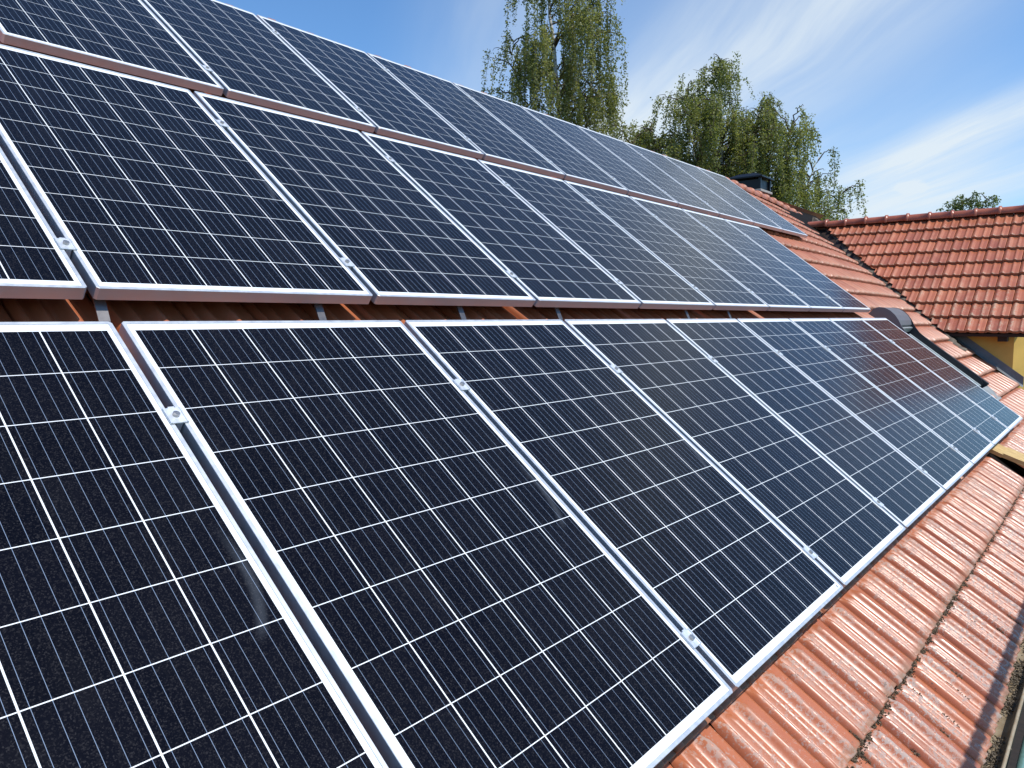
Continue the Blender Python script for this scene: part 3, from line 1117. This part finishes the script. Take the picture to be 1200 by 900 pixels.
def birch(label, base, stems, limbs_per_m, strands, leaf, mat, seed, wid, group, droop=(0.8, 2.6), density=1.0, kind='birch_tree'):
    """weeping birch: leaning stems, arching limbs, long hanging strands of leaves.
    stems: lists of (sideways, depth, height above base, limb reach)"""
    r = np.random.default_rng(seed)
    base = np.asarray(base, float)
    root = thing(kind, label, 'tree', base, group=group)
    wood = MB()
    twig = MB()
    L_, RND = [], []
    for si, st in enumerate(stems):
        st = np.array(st, float)
        # smooth stem
        t0 = np.linspace(0, 1, len(st))
        tt = np.linspace(0, 1, 26)
        cs = np.stack([np.interp(tt, t0, st[:, k]) for k in range(4)], 1)
        for _ in range(3):
            cs[1:-1, :3] = (cs[:-2, :3] + cs[1:-1, :3] * 2 + cs[2:, :3]) / 4
        pts = cs[:, :1] * LAT + cs[:, 1:2] * DEP_ + cs[:, 2:3] * np.array([0, 0, 1.0])
        pts[2:-1, :2] += r.normal(0, .035, (len(pts) - 3, 2))
        r0 = wid * (1.0 if si == 0 else 0.38)
        wood.tube(pts, list(np.interp(tt, [0, .5, 1], [r0, r0 * .5, .012])), 8)
        hgt = st[-1, 2] - st[0, 2]
        n = int(limbs_per_m * max(hgt, 1.0))
        for _ in range(n):
            q = r.uniform(.0, 1.0)
            reach = np.interp(q, tt, cs[:, 3])
            if reach <= .05:
                continue
            p0 = np.array([np.interp(q, tt, pts[:, k]) for k in range(3)])
            az = r.uniform(0, 2 * math.pi)
            d = np.cos(az) * LAT + np.sin(az) * DEP_
            ln = reach * r.uniform(.30, 1.15)
            rise = ln * r.uniform(.25, .85)
            m_ = 9
            s_ = np.linspace(0, 1, m_)
            limb = p0 + d * (ln * s_)[:, None] + np.array([0, 0, 1.0]) * (rise * (1.9 * s_ - 1.25 * s_ ** 2.3))[:, None]
            limb[1:] += r.normal(0, .03 * ln, (m_ - 1, 3))
            twig.tube(limb, list(np.linspace(.020 + .007 * ln, .004, m_)), 5, False)
            ns = max(2, int(strands * ln * r.uniform(.6, 1.3)))
            tone = r.uniform(.1, .9)
            for _k in range(ns):
                f = r.uniform(.22, 1.0) ** .8
                a = np.array([np.interp(f, s_, limb[:, k]) for k in range(3)]) + r.normal(0, .10, 3)
                dl = r.uniform(*droop) * (0.55 + .6 * f) * (0.6 + 0.6 * r.random())
                nl = max(5, int(dl * 34 * density * r.uniform(.6, 1.25)))
                z = np.sort(r.uniform(0, 1, nl))
                sw = r.normal(0, .10, 2) + d[:2] * r.uniform(.0, .25)
                side = np.stack([sw[0] * np.sqrt(z), sw[1] * np.sqrt(z)], 1)
                p = np.zeros((nl, 3))
                p[:, :2] = a[:2] + side + r.normal(0, .055, (nl, 2)) * (1.15 - .6 * z)[:, None]
                p[:, 2] = a[2] + .1 * np.sin(z * 3) - dl * z
                L_.append(p)
                RND.append(np.clip(tone + r.normal(0, .22, nl), 0, 1))
                if r.random() < .5:
                    e = a + np.array([sw[0], sw[1], -dl * .96])
                    mid = a + np.array([sw[0] * .7, sw[1] * .7, -dl * .5])
                    twig.tube([a, mid, e], [.007, .005, .003], 3, False)
    wood.build('trunk', M['bark'] if kind == 'birch_tree' else M['bark_dark'], root, smooth=True)
    twig.build('twigs', M['bark_dark'], root)
    pts = np.concatenate(L_) + base
    leaf_cloud('crown', pts, leaf, mat, root, base, seed + 1, rnd=np.concatenate(RND))
    return root


def at(u, v, d):
    """point on the photograph's ray at depth d"""
    return CAM + d * (_f + _r * (u - 600) / 888.76 - _u * (v - 450) / 888.76)


GRP = 'trees behind the house'
b1 = at(655, 372, 24.0); b1[2] = GZ
hz = lambda v, d: at(600, v, d)[2] - GZ
# first birch: slim crown reaching out of the picture
birch('tall weeping birch with white trunk behind the top panel row, cut by the upper edge', b1,
      [[(0, 0, 0, 0), (0.05, 0, 6, 0), (0.0, .1, 9.0, 2.0), (-.10, .1, 12.0, 2.1), (-.45, 0, 14.6, 1.5), (-.5, 0, 16.6, .5)],
       [(0, 0, 7.0, .2), (.6, .2, 9.0, 1.6), (1.0, .3, 11.4, 1.5), (1.0, .3, 13.6, .8), (.95, .3, 15.0, .3)],
       [(0, 0, 7.2, .0), (-.7, -.2, 9.5, 1.3), (-1.3, -.3, 11.4, 1.1), (-1.5, -.3, 12.8, .4)]],
      7.4, 6.2, .062, M['leaf_a'], 31, .15, GRP, (0.7, 2.2), 2.5)
b2 = at(845, 372, 24.0); b2[2] = GZ
birch('broad weeping birch behind the chimney with sparse strands trailing to the right', b2,
      [[(0, 0, 0, 0), (0, 0, 4.5, .6), (-.05, 0, 8.0, 2.0), (-.1, .1, 10.2, 1.7), (-.2, .1, 11.6, 1.0), (-.2, .1, 12.3, .25)],
       [(0, 0, 4.5, .6), (-.6, -.3, 7.6, 1.6), (-1.1, -.4, 9.6, 1.4), (-1.3, -.4, 11.0, .9)],
       [(0, 0, 4.5, .6), (-1.2, .3, 7.4, 1.6), (-1.9, .4, 9.2, 1.4), (-2.2, .5, 10.3, .9)],
       [(-.6, 0, 6.0, .8), (-1.7, -.1, 7.8, 1.4), (-2.6, -.2, 9.0, 1.3), (-3.1, -.2, 9.8, .8)],
       [(-1.2, .2, 6.8, .8), (-2.3, .4, 8.0, 1.3), (-3.3, .5, 8.8, 1.1), (-3.7, .5, 9.3, .5)],
       [(0, 0, 4.5, .6), (.6, .3, 7.8, 1.6), (.9, .3, 9.6, 1.3), (1.1, .3, 10.9, .8)],
       [(0, 0, 4.5, .6), (1.1, -.2, 7.4, 1.5), (1.7, -.3, 9.2, 1.3), (2.0, -.3, 10.4, .8)],
       [(.6, 0, 5.5, .6), (1.7, .1, 6.9, 1.4), (2.5, .2, 8.2, 1.1), (3.0, .2, 9.4, .7)],
       [(1.2, 0, 5.5, .5), (2.4, .1, 6.6, 1.2), (3.3, .2, 7.5, 1.0), (3.9, .2, 8.4, .7)],
       [(1.6, 0, 5.2, .5), (2.9, .2, 5.9, 1.0), (4.0, .3, 6.7, .9), (4.8, .3, 7.2, .6)]],
      8.2, 7.4, .062, M['leaf_b'], 64, .17, GRP, (0.5, 1.8), 2.5)
b3 = at(1128, 372, 38.0); b3[2] = GZ + 1.75
birch('small distant round tree peeping over the wing ridge', b3,
      [[(0, 0, 0, 0), (0, 0, 5.0, .5), (-.2, 0, 7.2, 1.1), (-.3, 0, 8.4, .7)],
       [(0, 0, 4.5, .3), (.6, 0, 7.0, .8), (.9, 0, 8.5, .5)],
       [(0, 0, 4.5, .3), (-.7, 0, 6.8, .8), (-1.0, 0, 7.9, .4)]],
      7.0, 7.0, .10, M['leaf_c'], 83, .14, GRP, (0.3, 0.8), 1.6, 'leafy_tree')
